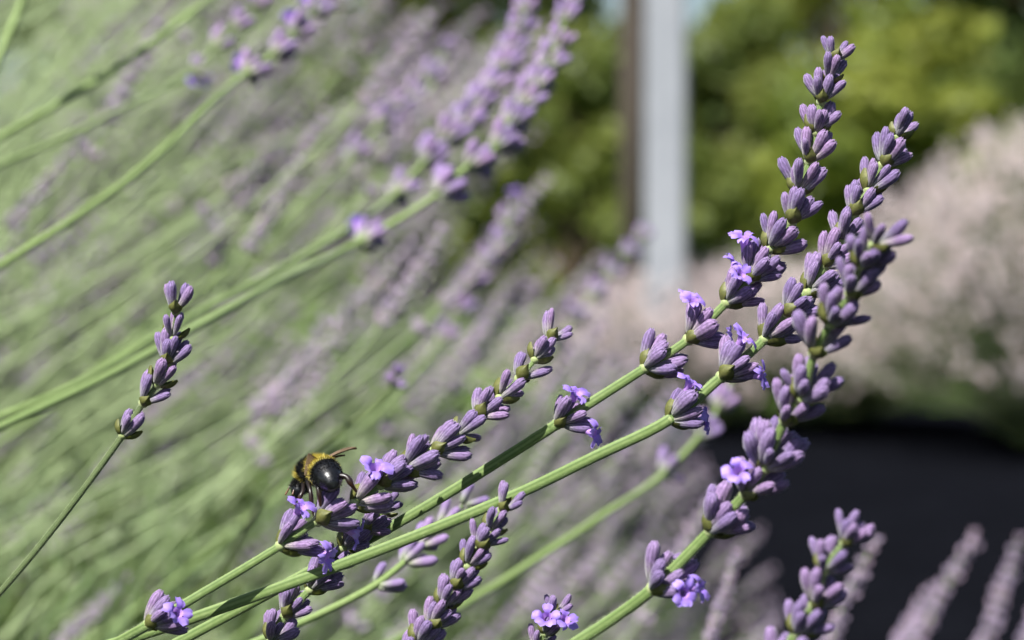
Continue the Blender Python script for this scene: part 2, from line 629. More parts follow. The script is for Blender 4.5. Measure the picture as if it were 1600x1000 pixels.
# ------------------------------------------------------------------ the ground
def ground_material(name, stops, scale, rough=0.95, bump_d=0.01):
    m, nt, b = new_mat(name)
    nz = noise_tex(nt, scale, 6)
    c = ramp(nt, nz, stops)
    c = mixc(nt, 0.5, c, ramp(nt, noise_tex(nt, scale * 0.07, 3), [(0.3, (0.7, 0.7, 0.7)), (0.7, (1.3, 1.3, 1.3))]), 'MULTIPLY')
    nt.links.new(c, b.inputs['Base Color'])
    b.inputs['Roughness'].default_value = rough
    b.inputs['Specular IOR Level'].default_value = 0.0
    bump(nt, b, nz, 0.8, bump_d)
    return m


M_SHADED_GROUND = ground_material('shaded_ground', [(0.3, (0.003, 0.0033, 0.0046)), (0.7, (0.007, 0.0075, 0.010))], 60)  # shade lying over the path is put into this near-black colour
M_GRASS = ground_material('lawn', [(0.3, (0.05, 0.10, 0.02)), (0.7, (0.11, 0.16, 0.04))], 14)

gv, gf = [], []
gn = 40
for i in range(gn + 1):
    for j in range(gn + 1):
        x = -200 + 400 * i / gn; y = -60 + 360 * j / gn
        gv.append((x, y, 0.0))
for i in range(gn):
    for j in range(gn):
        a = i * (gn + 1) + j
        gf.append((a, a + gn + 1, a + gn + 2, a + 1))
g = obj('ground', mesh('ground', gv, gf, M_GRASS, False))
tag(g, kind='structure')
pth = obj('path', mesh('path', [(-14, -3, 0.004), (14, -3, 0.004), (14, 7.4, 0.004), (-14, 8.6, 0.004)], [(0, 1, 2, 3)], M_SHADED_GROUND, False))
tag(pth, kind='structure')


# ------------------------------------------------------------------ trees beyond the flower bed
def tree_leaf_mat(name, dark, mid, light):
    return leaf_material(name, [(0.0, dark), (0.55, mid), (1.0, light)], 0.5, 0.35, tuple(min(1, c * 1.3) for c in light))


M_TREE_A = tree_leaf_mat('tree_leaf_green', (0.07, 0.105, 0.022), (0.125, 0.16, 0.032), (0.20, 0.225, 0.05))
M_TREE_B = tree_leaf_mat('tree_leaf_lime', (0.10, 0.145, 0.022), (0.17, 0.215, 0.033), (0.26, 0.28, 0.05))
M_TREE_C = tree_leaf_mat('tree_leaf_dark', (0.04, 0.07, 0.018), (0.08, 0.12, 0.028), (0.14, 0.175, 0.04))
M_BARK = ground_material('bark', [(0.3, (0.05, 0.038, 0.028)), (0.7, (0.12, 0.09, 0.065))], 25)


def tree(label, x, y, h, spread, trunk_h, mat, seed, n_clump=26, leaves=320, leaf=0.10, cat='tree', name='leafy_tree'):
    rng = random.Random(seed)
    r = empty(name, (x, y, 0))
    tag(r, label, cat, 'trees beyond the flower bed')
    clumps = []
    for i in range(n_clump):
        a = rng.uniform(0, 2 * math.pi)
        q = math.sqrt(rng.random()) * spread
        z = trunk_h + (h - trunk_h) * rng.random()
        k = 1 - 0.55 * ((z - trunk_h) / (h - trunk_h)) ** 2
        clumps.append((Vector((q * k * math.cos(a), q * k * math.sin(a), z)), rng.uniform(0.22, 0.42) * spread))
    bag = Bag()
    tp = [Vector((0, 0, -0.05)), Vector((0.03, 0.02, trunk_h * 0.5)), Vector((-0.03, 0.05, trunk_h)), Vector((0, 0, h * 0.8))]
    v, f, _ = tube(catmull(tp, 4), lambda t: (0.035 * h) * (1 - 0.8 * t) + 0.01, 8)
    bag.add(v, f)
    for cpos, cr in clumps[:14]:
        s = Vector((0, 0, trunk_h * 0.8 + 0.3 * (cpos.z - trunk_h)))
        v, f, _ = tube(catmull([s, s.lerp(cpos, 0.5) + Vector((0, 0, 0.08 * h)), cpos], 4), lambda t: 0.012 * h * (1 - 0.75 * t) + 0.004, 6)
        bag.add(v, f)
    obj('trunk', bag.build('trunk', M_BARK), r)
    nl = n_clump * leaves
    rs = np.random.RandomState(seed)
    ci = rs.randint(0, n_clump, nl)
    cp = np.array([tuple(c[0]) for c in clumps])[ci]
    cr = np.array([c[1] for c in clumps])[ci]
    dv = rs.normal(size=(nl, 3)); dv /= np.linalg.norm(dv, axis=1)[:, None]
    pos = cp + dv * (cr * rs.uniform(0.25, 1.0, nl) ** 0.6)[:, None] * np.array([1, 1, 0.75])
    pos[:, 2] = np.maximum(pos[:, 2], 0.05)
    u = rs.normal(size=(nl, 3)); u /= np.linalg.norm(u, axis=1)[:, None]
    w = np.cross(u, dv + 0.3); w /= np.linalg.norm(w, axis=1)[:, None] + 1e-9
    sz = leaf * rs.uniform(0.6, 1.4, nl)[:, None]
    V = np.empty((nl, 4, 3))
    V[:, 0] = pos - u * sz * 0.5; V[:, 1] = pos + w * sz * 0.28; V[:, 2] = pos + u * sz * 0.5; V[:, 3] = pos - w * sz * 0.28
    faces = np.arange(nl * 4).reshape(nl, 4).tolist()
    clump_tone = rs.uniform(0, 0.7, n_clump)
    tone = np.repeat(clump_tone[ci] + rs.uniform(0, 0.35, nl), 4)
    obj('crown', mesh('crown', V.reshape(-1, 3).tolist(), faces, mat, False, {'tone': tone}), r)
    return r


def ground_at(px, d):
    q = P(px, 400, d)
    return q.x, q.y


x, y = ground_at(900, 15); tree('mid green leafy tree left of the pale post', x, y, 1.70, 0.85, 0.2, M_TREE_A, 1)
x, y = ground_at(1130, 17); tree('mid green leafy tree just right of the pale post', x, y, 2.0, 0.75, 0.3, M_TREE_A, 2)
x, y = ground_at(1390, 14); tree('yellow green rounded shrub behind the pale lavender bush', x, y, 1.75, 0.75, 0.2, M_TREE_B, 3, name='leafy_shrub', cat='shrub')
x, y = ground_at(1600, 18); tree('dark green tall tree rising behind the pale lavender bush', x, y, 4.2, 1.2, 0.4, M_TREE_C, 4, n_clump=80)
x, y = ground_at(1330, 26); tree('tall olive green tree far behind the yellow green shrub', x, y, 5.2, 1.5, 0.6, M_TREE_B, 5, n_clump=34, leaf=0.16)
x, y = ground_at(1130, 28); tree('dark green tree far behind the pale post', x, y, 2.8, 1.3, 0.4, M_TREE_C, 6, n_clump=34, leaf=0.16)
x, y = ground_at(800, 21); tree('broad green shrub between the lavender and the brown pole', x, y, 2.1, 1.3, 0.1, M_TREE_A, 9, name='leafy_shrub', cat='shrub', n_clump=34, leaf=0.13)
x, y = ground_at(640, 24); tree('tall green tree behind the lavender mass', x, y, 4.8, 1.8, 0.5, M_TREE_A, 7, n_clump=44, leaf=0.15)
x, y = ground_at(250, 26); tree('broad dark tree behind the thickest lavender stems', x, y, 5.5, 2.4, 0.5, M_TREE_C, 8, n_clump=44, leaf=0.16)


# ------------------------------------------------------------------ the pale post and the brown pole behind it
def lathe(profile, sides=32):
    V, Fc = [], []
    for r_, z in profile:
        for k in range(sides):
            a = 2 * math.pi * k / sides
            V.append((r_ * math.cos(a), r_ * math.sin(a), z))
    for i in range(len(profile) - 1):
        for k in range(sides):
            Fc.append((i * sides + k, i * sides + (k + 1) % sides, (i + 1) * sides + (k + 1) % sides, (i + 1) * sides + k))
    Fc.append(tuple(range(sides))[::-1]); Fc.append(tuple((len(profile) - 1) * sides + k for k in range(sides)))
    return V, Fc


def square_section(profile, ch=0.12):
    """a post of square section with chamfered edges: profile of (half width, height)"""
    V, Fc = [], []
    for w, z in profile:
        c_ = w * ch
        V += [(w - c_, -w, z), (w, -w + c_, z), (w, w - c_, z), (w - c_, w, z), (-w + c_, w, z), (-w, w - c_, z), (-w, -w + c_, z), (-w + c_, -w, z)]
    for i in range(len(profile) - 1):
        for k in range(8):
            Fc.append((i * 8 + k, i * 8 + (k + 1) % 8, (i + 1) * 8 + (k + 1) % 8, (i + 1) * 8 + k))
    Fc.append(tuple(range(8))[::-1]); Fc.append(tuple((len(profile) - 1) * 8 + k for k in range(8)))
    return V, Fc


m_post, nt, b = new_mat('galvanised_post')
c = ramp(nt, noise_tex(nt, 9, 5), [(0.3, (0.215, 0.23, 0.25)), (0.7, (0.275, 0.29, 0.31))])
nt.links.new(c, b.inputs['Base Color']); b.inputs['Roughness'].default_value = 0.6
x, y = ground_at(1040, 6.9)
r = empty('metal_post', (x, y, 0))
r.rotation_euler.z = R(-6)
tag(r, 'pale grey square metal post standing before the green trees', 'post')
v, f = square_section([(0.054, -0.05), (0.054, 2.9)]); obj('pole', mesh('pole', v, f, m_post, False), r)
v, f = square_section([(0.11, 0.0), (0.11, 0.012)]); obj('base_plate', mesh('base_plate', v, f, m_post, False), r)
v, f = square_section([(0.058, 2.885), (0.058, 2.92), (0.03, 2.94)]); obj('cap', mesh('cap', v, f, m_post, False), r)

m_wood, nt, b = new_mat('weathered_wood')
c = ramp(nt, noise_tex(nt, 12, 6, stretch=(6, 6, 0.4)), [(0.3, (0.035, 0.026, 0.02)), (0.7, (0.075, 0.055, 0.042))])
nt.links.new(c, b.inputs['Base Color']); b.inputs['Roughness'].default_value = 0.85
x, y = ground_at(990, 10.5)
wp, wv = [], []
v, f = lathe([(0.058, -0.05), (0.056, 1.2), (0.052, 3.4), (0.048, 3.5), (0.03, 3.53)], 20)
tag(obj('wooden_pole', mesh('wooden_pole', v, f, m_wood), None, (x, y, 0)), 'dark brown wooden pole just behind the pale metal post', 'pole')


# ------------------------------------------------------------------ pale lavender bushes by the path
def blade(bag_v, pos, d, side, L, W):
    bag_v.append((pos - side * W * 0.4, pos + d * L * 0.5 - side * W, pos + d * L, pos + d * L * 0.5 + side * W, pos + side * W * 0.4))


def spike_template(seed, whorls=7, length=0.055, n=3, lo=True, sz=1.0, far=False):
    """a straight flower spike along +z as arrays: verts, faces, along, tone"""
    rng = random.Random(seed)
    C = CAL_FAR if far else CAL_LO if lo else CAL_MD
    V, Fc, al, tn = [], [], [], []
    off = 0
    for i in range(whorls):
        z = length * i / whorls
        if i == 0 and rng.random() < 0.6: z -= 0.012
        s = sz * (1.05 - 0.35 * i / whorls)
        for kind, d, dirn, bs, ln, az in whorl_plan(Vector((0, 0.02, 1)).normalized(), s, n, i % 2, rng):
            if kind != 'calyx': continue
            M3 = np.array(frame_from(d, dirn))
            vv = (C[0] * ln) @ M3.T + np.array(bs) + np.array((0, 0, z))
            V.append(vv); Fc += [tuple(q + off for q in t) for t in C[1]]; al.append(C[2]); tn.append(np.full(len(vv), rng.random()))
            off += len(vv)
    return np.concatenate(V), Fc, np.concatenate(al), np.concatenate(tn)


PALE_SP = [spike_template(40 + i, whorls=3, length=0.036, n=2, sz=2.0, far=True) for i in range(3)]


def pale_bush(label, cx, cy, rx, ry, h, seed, n_sp, n_leaf):
    rng = random.Random(seed)
    r = empty('pale_lavender_bush', (cx, cy, 0))
    tag(r, label, 'lavender bush', 'pale lavender bushes by the path')
    lv = []
    for i in range(n_leaf):
        a = rng.uniform(0, 2 * math.pi); e = math.asin(rng.uniform(0.02, 1))
        k = rng.uniform(0.40, 0.80)
        d = Vector((math.cos(a) * math.cos(e), math.sin(a) * math.cos(e), math.sin(e)))
        fl = 0.45 + 0.50 * min(1, d.z / 0.6)
        pos = Vector((d.x * rx * k * fl, d.y * ry * k * fl, max(0.04, 0.03 + d.z * (h - 0.05) * k)))
        dd = (d + Vector((rng.uniform(-.6, .6), rng.uniform(-.6, .6), rng.uniform(-.2, .7)))).normalized()
        side = dd.cross(Vector((rng.uniform(-1, 1), rng.uniform(-1, 1), rng.uniform(-1, 1)))).normalized()
        blade(lv, pos, dd, side, rng.uniform(0.04, 0.09), rng.uniform(0.003, 0.006))
    V = [p for q in lv for p in q]
    Fc = [tuple(range(i * 5, i * 5 + 5)) for i in range(len(lv))]
    o = obj('foliage', mesh('foliage', V, Fc, M_LEAF_PALE, False, {'tone': np.repeat(np.random.RandomState(seed).rand(len(lv)), 5)}), r)
    o['kind'] = 'stuff'
    sp, st = Bag(), Bag()
    for i in range(n_sp):
        a = rng.uniform(0, 2 * math.pi)
        e = math.asin(rng.uniform(0.42, 1.0) if rng.random() < 0.86 else rng.uniform(0.2, 0.5))
        d = Vector((math.cos(a) * math.cos(e), math.sin(a) * math.cos(e), math.sin(e)))
        k = rng.uniform(0.80, 1.02)
        pos = Vector((d.x * rx * k, d.y * ry * k, 0.05 + d.z * (h - 0.06) * k))
        dd = (d * 1.0 + Vector((rng.uniform(-.2, .2), rng.uniform(-.2, .2), 0.55))).normalized()
        t = PALE_SP[rng.randrange(3)]
        M3 = np.array(frame_from(dd, Vector((rng.uniform(-1, 1), rng.uniform(-1, 1), 0.1))))
        sp.add((t[0] * rng.uniform(0.8, 1.3)) @ M3.T + np.array(pos), t[1], along=t[2], rib=0.0, tone=t[3])
        b0 = Vector((d.x * rx * 0.35, d.y * ry * 0.35, 0.03 + d.z * h * 0.3))
        v, f, rb = tube(catmull([b0, b0.lerp(pos, 0.5) + Vector((0, 0, -0.01)), pos], 3), 0.0013, 4, 0, False)
        st.add(v, f, rib=rb)
    o = obj('flower_spikes', sp.build('flower_spikes', M_CALYX_PALE), r); o['kind'] = 'stuff'
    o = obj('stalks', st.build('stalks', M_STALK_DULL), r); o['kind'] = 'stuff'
    return r


x, y = ground_at(1800, 6.2); pale_bush('large pale pink lavender bush bordering the dark path', x, y, 0.90, 0.8, 0.86, 11, 2600, 7000)
x, y = ground_at(1200, 7.0); pale_bush('lower pale pink lavender bush at the foot of the post', x, y, 0.78, 0.6, 0.47, 12, 1900, 4000)
x, y = ground_at(2280, 6.6); pale_bush('pale pink lavender bush at the end of the row', x, y, 0.95, 0.8, 0.86, 13, 500, 2500)

# ------------------------------------------------------------------ the big lavender plant: lavender stems in the focus plane
HERO = 'sharp lavender stems around the bee'
lavender('tallest lavender spike, rising highest against the green trees',
         [(1302, 94, .74, 2), (1295, 126, .80, 2), (1283, 159, .86, 3), (1275, 207, .92, 3), (1265, 252, .96, 3), (1247, 300, .98, 3),
          (1236, 347, 1.02, 4), (1202, 389, 1.04, 4), (1172, 435, 1.06, 4, [150]), (1135, 473, 1.08, 4, [190, 120]),
          (1075, 531, 1.08, 4, [150, 200, 330]), (1008, 575, 1.1, 4), (870, 663, 1.02, 3, [150, 20])],
         [(795, 711, .580), (660, 795, .581), (540, 862, .582), (400, 938, .584), (285, 1000, .586)],
         .574, .577, (-.52, .75), .00135, 1, 1, HERO)
lavender('lavender spike standing right beside the tallest one with a lone lower whorl',
         [(1400, 214, .86, 2), (1379, 258, .92, 3), (1357, 297, .96, 3), (1334, 335, .98, 3), (1316, 378, 1.0, 3),
          (1289, 415, 1.0, 4), (1262, 457, 1.04, 4), (1226, 490, 1.06, 4), (1195, 530, 1.06, 4), (1127, 589, 1.1, 4, [110, 10]),
          (1047, 655, 1.02, 3, [330, 170])],
         [(930, 713, .568), (812, 770, .564), (560, 872, .562), (300, 966, .568), (190, 1002, .570)],
         .572, .568, (-.50, .70), .00140, 2, 0, HERO)
lavender('soft-edged nearer lavender spike overlapping the two tall ones',
         [(1366, 384, 1.0, 2), (1345, 414, 1.0, 3), (1329, 459, 1.08, 3), (1298, 505, 1.08, 3), (1273, 552, 1.12, 2), (1252, 622, 1.15, 4),
          (1227, 657, 1.12, 3), (1194, 731, 1.2, 5), (1165, 772, 1.15, 4, [160]), (1110, 830, 1.22, 5), (1020, 920, 1.26, 5, [60, 20])],
         [(950, 972, .534), (890, 1010, .536)],
         .492, .530, (-.34, .62), .00135, 3, 1, HERO, size=0.96)
lavender('lavender spike on which the bumblebee is feeding',
         [(858, 530, .80, 2), (836, 562, .84, 2), (811, 592, .90, 2), (781, 622, .94, 2), (746, 652, 1.0, 3), (713, 682, .98, 2),
          (676, 705, 1.0, 3), (632, 733, 1.02, 4), (594, 757, 1.04, 4), (554, 787, 1.04, 4, [120]), (496, 814, 1.04, 4, [330]),
          (438, 853, 1.04, 4, [140, 340]), (231, 977, 1.06, 4, [60])],
         [(190, 1000, .556)],
         .575, .560, (-.46, .66), .00120, 4, 1, HERO)
lavender('thin dark-stemmed short lavender spike standing apart on the green side',
         [(275, 487, .80, 2), (270, 528, .84, 2), (261, 566, .88, 3), (246, 600, .90, 2), (224, 630, .88, 2), (192, 680, .84, 2)],
         [(110, 792, .572), (45, 874, .574), (0, 926, .576)],
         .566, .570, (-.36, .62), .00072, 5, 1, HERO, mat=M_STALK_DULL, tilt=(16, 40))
lavender('narrow crowded dark purple spike crossing in front of the lowest long stem',
         [(785, 797, .86, 2), (765, 830, .86, 2), (748, 855, .9, 3), (730, 884, .9, 3), (710, 917, .92, 3), (691, 946, .94, 3),
          (672, 978, .95, 3), (652, 1006, .96, 3), (634, 1038, .96, 3)],
         [(600, 1100, .552)],
         .548, .552, (-.16, .57), .00120, 6, 1, HERO, tilt=(16, 46), L=0.0060)
lavender('shaded dark lavender spike hanging below the bee',
         [(600, 800, .8, 2), (566, 828, .9, 3), (536, 856, .94, 3), (508, 890, .96, 3), (484, 922, 1.0, 3), (446, 962, 1.0, 3), (424, 1000, 1.0, 3)],
         [(400, 1045, .578)],
         .576, .576, (-.30, .68), .00110, 7, 0, HERO, size=0.92)
lavender('small budding tip with two blossoms poking up beside the dark narrow spike',
         [(866, 960, .74, 2), (852, 990, .82, 2, [170, 30]), (836, 1020, .86, 2)],
         [(800, 1080, .58)],
         .578, .58, (-.10, .62), .00100, 8, 1, HERO, size=0.92)
lavender('soft-edged lavender spike rising over the dark path',
         [(1319, 848, .9, 3), (1288, 892, .95, 3), (1272, 945, 1.05, 3), (1245, 990, 1.1, 3), (1215, 1040, 1.1, 3)],
         [(1180, 1110, .492)],
         .482, .49, (.02, .52), .00120, 9, 1, HERO, size=0.86)

# lavender stems a little behind the focus plane
MID = 'blurred lavender stems behind the bee'
lavender('blurred long lavender spike in front of another, its stem running far down',
         [(893, 4, .8, 2), (881, 34, .85, 3), (870, 74, .9, 3), (854, 104, .95, 3), (838, 138, 1, 3), (816, 166, 1, 3), (794, 196, 1.05, 3), (772, 232, 1.1, 3),
          (728, 262, 1.1, 3), (680, 306, 1.15, 4), (562, 378, 1.0, 3, [150])],
         [(430, 442, .86), (300, 515, .81), (150, 597, .77), (0, 668, .74)],
         1.00, .93, (-.62, .80), .00145, 21, 1, MID, detail='mid', size=1.36)
lavender('blurred lavender spike half hidden behind a longer blurred one',
         [(823, -10, .8, 2), (818, 22, .85, 3), (808, 54, .9, 3), (792, 84, .95, 3), (780, 112, 1, 3), (760, 142, 1, 3), (742, 168, 1.05, 3), (722, 196, 1.1, 3),
          (690, 222, 1.1, 3), (660, 256, 1.15, 4), (618, 302, 1.1, 3)],
         [(540, 360, 1.0), (430, 425, .95), (280, 505, .89), (100, 610, .84), (-20, 660, .82)],
         1.12, 1.06, (-.66, .86), .00140, 22, 0, MID, detail='mid', size=1.45)
lavender('blurred lavender spike with bright blossoms leaving the top edge of the plant',
         [(510, -10, .95, 3), (487, 22, 1, 3, [180]), (455, 55, 1.05, 3, [150]), (425, 85, 1.1, 3), (385, 114, 1.1, 3, [170])],
         [(320, 170, .93), (220, 265, .89), (110, 345, .86), (0, 415, .84)],
         1.0, .97, (-.62, .84), .00130, 23, 1, MID, detail='mid', size=1.15)
lavender('blurred lavender spike with one violet blossom low on a bent stem',
         [(412, -20, .95, 3, [150]), (395, 12, 1, 3, [150]), (365, 42, 1.05, 3), (335, 75, 1.1, 2), (300, 112, 1.1, 2, [300, 240])],
         [(200, 165, 1.04), (100, 215, 1.0), (0, 258, .97)],
         1.12, 1.1, (-.70, .92), .00105, 24, 0, MID, detail='mid', size=1.15)
lavender('blurred lavender stem with its spike above the others at the top of the plant',
         [(430, -110, 1, 3), (400, -70, 1, 3), (370, -35, 1, 3)],
         [(325, 0, 1.04), (180, 108, 1.0), (0, 215, .96)],
         1.1, 1.08, (-.72, .9), .00135, 25, 0, MID, detail='mid', size=1.15)
lavender('steep pale green lavender stem at the outer edge of the plant',
         [(80, -130, 1, 3), (65, -90, 1, 3), (52, -55, 1, 3)],
         [(32, 10, .96), (5, 75, .95), (-30, 160, .94)],
         .97, .96, (-.50, .8), .00165, 26, 0, MID, detail='mid', size=1.15)
lavender('faint lavender spike with gaps between its whorls behind the blurred pair',
         [(692, 85, .9, 2), (668, 125, 1, 3), (640, 152, 1, 3), (612, 172, 1.1, 3), (592, 195, 1.1, 3), (548, 245, 1.1, 3)],
         [(480, 310, 1.40), (410, 375, 1.36), (250, 500, 1.3)],
         1.5, 1.45, (-.72, 1.05), .00150, 27, 0, MID, detail='mid', size=1.55)
lavender('faint lavender spike rising through the purple haze of flowers',
         [(803, 322, .9, 2, [120]), (790, 350, 1, 2), (775, 385, 1, 3), (755, 415, 1.1, 3), (735, 450, 1.1, 3), (712, 490, 1.1, 3), (688, 530, 1.1, 3)],
         [(640, 590, 1.40), (560, 670, 1.36), (400, 800, 1.3)],
         1.45, 1.42, (-.6, 1.0), .00130, 28, 0, MID, detail='mid', size=1.45)
lavender('dark budded lavender tip on a shaded green stem',
         [(617, 590, .7, 2), (610, 605, .75, 2)],
         [(560, 652, .89), (490, 705, .90), (420, 770, .92), (350, 880, .95)],
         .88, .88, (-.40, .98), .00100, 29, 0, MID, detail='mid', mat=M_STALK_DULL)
lavender('faint violet lavender spike below the pale post',
         [(1000, 372, .9, 3), (978, 400, 1, 3), (950, 430, 1, 3), (925, 462, 1.1, 3), (895, 500, 1.1, 3), (865, 545, 1.1, 3)],
         [(820, 600, 1.55), (700, 720, 1.5), (560, 840, 1.4)],
         1.7, 1.6, (-.4, 1.1), .00130, 30, 0, MID, detail='mid', size=1.5)
lavender('blurred pale lavender stem crossing below the lone lower whorl',
         [(1145, 590, .9, 2), (1120, 640, 1, 3), (1092, 682, 1.1, 3), (1035, 742, 1.1, 2)],
         [(950, 800, .92), (850, 866, .90), (740, 935, .88), (600, 1010, .85)],
         .97, .95, (-.42, .78), .00140, 31, 1, MID, detail='mid', size=1.25)
lavender('blurred shaded lavender spike peeping under the lowest long stem',
         [(722, 790, .9, 2), (690, 820, .9, 3), (655, 855, 1, 3), (630, 880, 1, 3), (585, 915, 1, 2)],
         [(520, 950, .655), (430, 990, .65), (330, 1030, .645)],
         .68, .66, (-.40, .72), .00105, 32, 1, MID, detail='mid')
for i, (tx, ty, bx, by, d, lab) in enumerate([
        (1152, 868, 1105, 1010, .92, 'thin pale blurred spike low between the two soft-edged near spikes'),
        (1362, 850, 1270, 1060, 1.1, 'faint spike standing just behind the soft-edged spike over the path'),
        (1524, 838, 1400, 1050, 1.5, 'tall faint lavender spike leaning over the dark path'),
        (1590, 850, 1520, 1060, 1.55, 'outermost faint lavender spike over the dark path'),
        (1450, 930, 1380, 1060, 1.6, 'short faint lavender spike over the dark path'),
        (1640, 880, 1590, 1060, 1.45, 'faint lavender spike at the path edge')]):
    k = 12
    jr = random.Random(i)
    nodes = [(tx + (bx - tx) * (t + jr.uniform(-.35, .35)) / k, ty + (by - ty) * (t + jr.uniform(-.2, .2)) / k, .72 + .022 * t + jr.uniform(-.08, .08), 3 if t else 2) for t in range(k + 1)]
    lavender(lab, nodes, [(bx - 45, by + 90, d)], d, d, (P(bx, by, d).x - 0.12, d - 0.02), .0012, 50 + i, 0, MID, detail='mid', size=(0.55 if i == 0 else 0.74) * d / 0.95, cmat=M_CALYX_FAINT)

# ------------------------------------------------------------------ the rest of the plant, stem by stem
SPIKES = []
for i in range(8):
    v, f, al, tn = spike_template(70 + i, whorls=[8, 9, 7, 10, 8, 6, 9, 8][i], length=[.062, .070, .055, .078, .066, .05, .07, .06][i], n=3, lo=True, sz=1.05)
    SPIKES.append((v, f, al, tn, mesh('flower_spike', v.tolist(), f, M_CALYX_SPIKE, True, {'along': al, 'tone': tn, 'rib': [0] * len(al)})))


def in_mass(px, py, far):
    if px < 560: return True
    if px < 860: return py > -60 + (px - 560) * 0.25 or py < -60 and px < 700
    if px < 960: return py > 395
    if px < 1080: return py > 420 + (px - 960) * 1.6
    if px < 1220: return py > 640 + (px - 1080) * 1.5
    return False


def random_stem(rng, dmin, dmax):
    while True:
        px = rng.uniform(-420, 1220); py = rng.uniform(-420, 1080)
        d = rng.uniform(dmin, dmax)
        if not in_mass(px, py, d): continue
        # the lower left shows stalks rather than heads: keep fewer tips there
        diag = (px / 1000 + (1000 - py) / 1400)
        if rng.random() > (0.25 if dmin < 2 else 0.55) + 0.75 * min(1, max(0, px / 520)): continue
        break
    tip = P(px, py, d)
    a = R(rng.uniform(36, 62))
    dirn = Vector((math.cos(a), rng.uniform(-.15, .25), math.sin(a))).normalized()
    sl = rng.choice(range(8))
    root = Vector((tip.x - rng.uniform(0.26, 0.52), tip.y + rng.uniform(-.12, .2), 0.0))
    neck = tip - dirn * 0.065
    a2 = a - R(rng.uniform(4, 16))
    d2 = Vector((math.cos(a2), dirn.y, math.sin(a2)))
    p2 = neck - d2 * 0.14
    a3 = a2 - R(rng.uniform(0, 12))
    p3 = p2 - Vector((math.cos(a3), dirn.y * 0.5, math.sin(a3))) * 0.10
    return root, p3, p2, neck, dirn, sl


REST = 'crowd of blurred lavender stems filling the plant'
rng = random.Random(5)
kinds = [((1.25, 1.7), 60, 'softly blurred lavender stem in the crowd just behind the bee'),
         ((1.7, 2.5), 210, 'strongly blurred lavender stem deep in the crowd behind the bee')]
for (d0, d1), cnt, lab in kinds:
    for i in range(cnt):
        root, p3, p2, neck, dirn, s = random_stem(rng, d0, d1)
        r = empty('lavender_stem', root)
        tag(r, lab, 'lavender', REST + (' near' if d0 < 1 else ' deep'))
        mid = root.lerp(p3, 0.5) + Vector((-0.03, 0, 0.03))
        top = neck + dirn * 0.06
        v, f, rb = tube([q - root for q in catmull([root, mid, p3, p2, neck, top], 4)], lambda t: 0.0014 - 0.0006 * t, 6, 0.06)
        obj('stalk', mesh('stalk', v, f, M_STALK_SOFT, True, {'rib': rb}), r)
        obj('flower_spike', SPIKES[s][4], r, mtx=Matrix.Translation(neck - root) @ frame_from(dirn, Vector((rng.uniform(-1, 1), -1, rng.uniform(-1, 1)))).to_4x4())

# what lies deeper still nobody could count: one mass
FAR_SP = [spike_template(90 + i, whorls=8, length=.068, n=2, sz=1.45, far=True) for i in range(5)]
sp, st = Bag(), Bag()
for i in range(1100):
    root, p3, p2, neck, dirn, s = random_stem(rng, 2.1, 3.2)
    t = FAR_SP[s % 5]
    M3 = np.array(frame_from(dirn, Vector((rng.uniform(-1, 1), -1, rng.uniform(-1, 1)))))
    sp.add(t[0] @ M3.T + np.array(neck), t[1], along=t[2], rib=0.0, tone=t[3])
    v, f, rb = tube(catmull([root, root.lerp(p3, 0.5) + Vector((-0.03, 0, 0.03)), p3, p2, neck + dirn * 0.05], 3), 0.0012, 4, 0, False)
    st.add(v, f, rib=rb)
far = empty('lavender_mass', (-0.4, 2.2, 0))
tag(far, 'mass of far lavender stems and flower heads behind the crowd', 'lavender', kind='stuff')
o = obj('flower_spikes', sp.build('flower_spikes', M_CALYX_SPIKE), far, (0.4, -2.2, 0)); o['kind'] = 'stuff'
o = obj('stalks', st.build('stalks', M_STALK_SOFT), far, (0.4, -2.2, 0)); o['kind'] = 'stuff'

# grey green leaves at the foot of the stems
rng = random.Random(9)
lv = []
for i in range(26000):
    x = rng.uniform(-1.5, 0.30); y = rng.uniform(0.55, 3.3)
    edge = min(1.0, max(0.0, (0.02 + 0.06 * y - x) / 0.30))
    hmax = 0.05 + 0.30 * edge * min(1, (y - 0.45) / 0.5)
    if edge <= 0: continue
    z = hmax * rng.uniform(0.0, 1.0) ** 0.6
    dd = Vector((rng.uniform(-.3, .9), rng.uniform(-.6, .6), rng.uniform(0.2, 1))).normalized()
    side = dd.cross(Vector((rng.uniform(-1, 1), rng.uniform(-1, 1), rng.uniform(-1, 1)))).normalized()
    blade(lv, Vector((x, y, z)), dd, side, rng.uniform(0.03, 0.07), rng.uniform(0.0016, 0.003))
V = [p for q in lv for p in q]
o = obj('lavender_foliage', mesh('lavender_foliage', V, [tuple(range(i * 5, i * 5 + 5)) for i in range(len(lv))], M_LEAF, False,
                                 {'tone': np.repeat(np.random.RandomState(3).rand(len(lv)), 5)}))
tag(o, 'grey green narrow leaves matted at the foot of the lavender stems', 'foliage', kind='stuff')


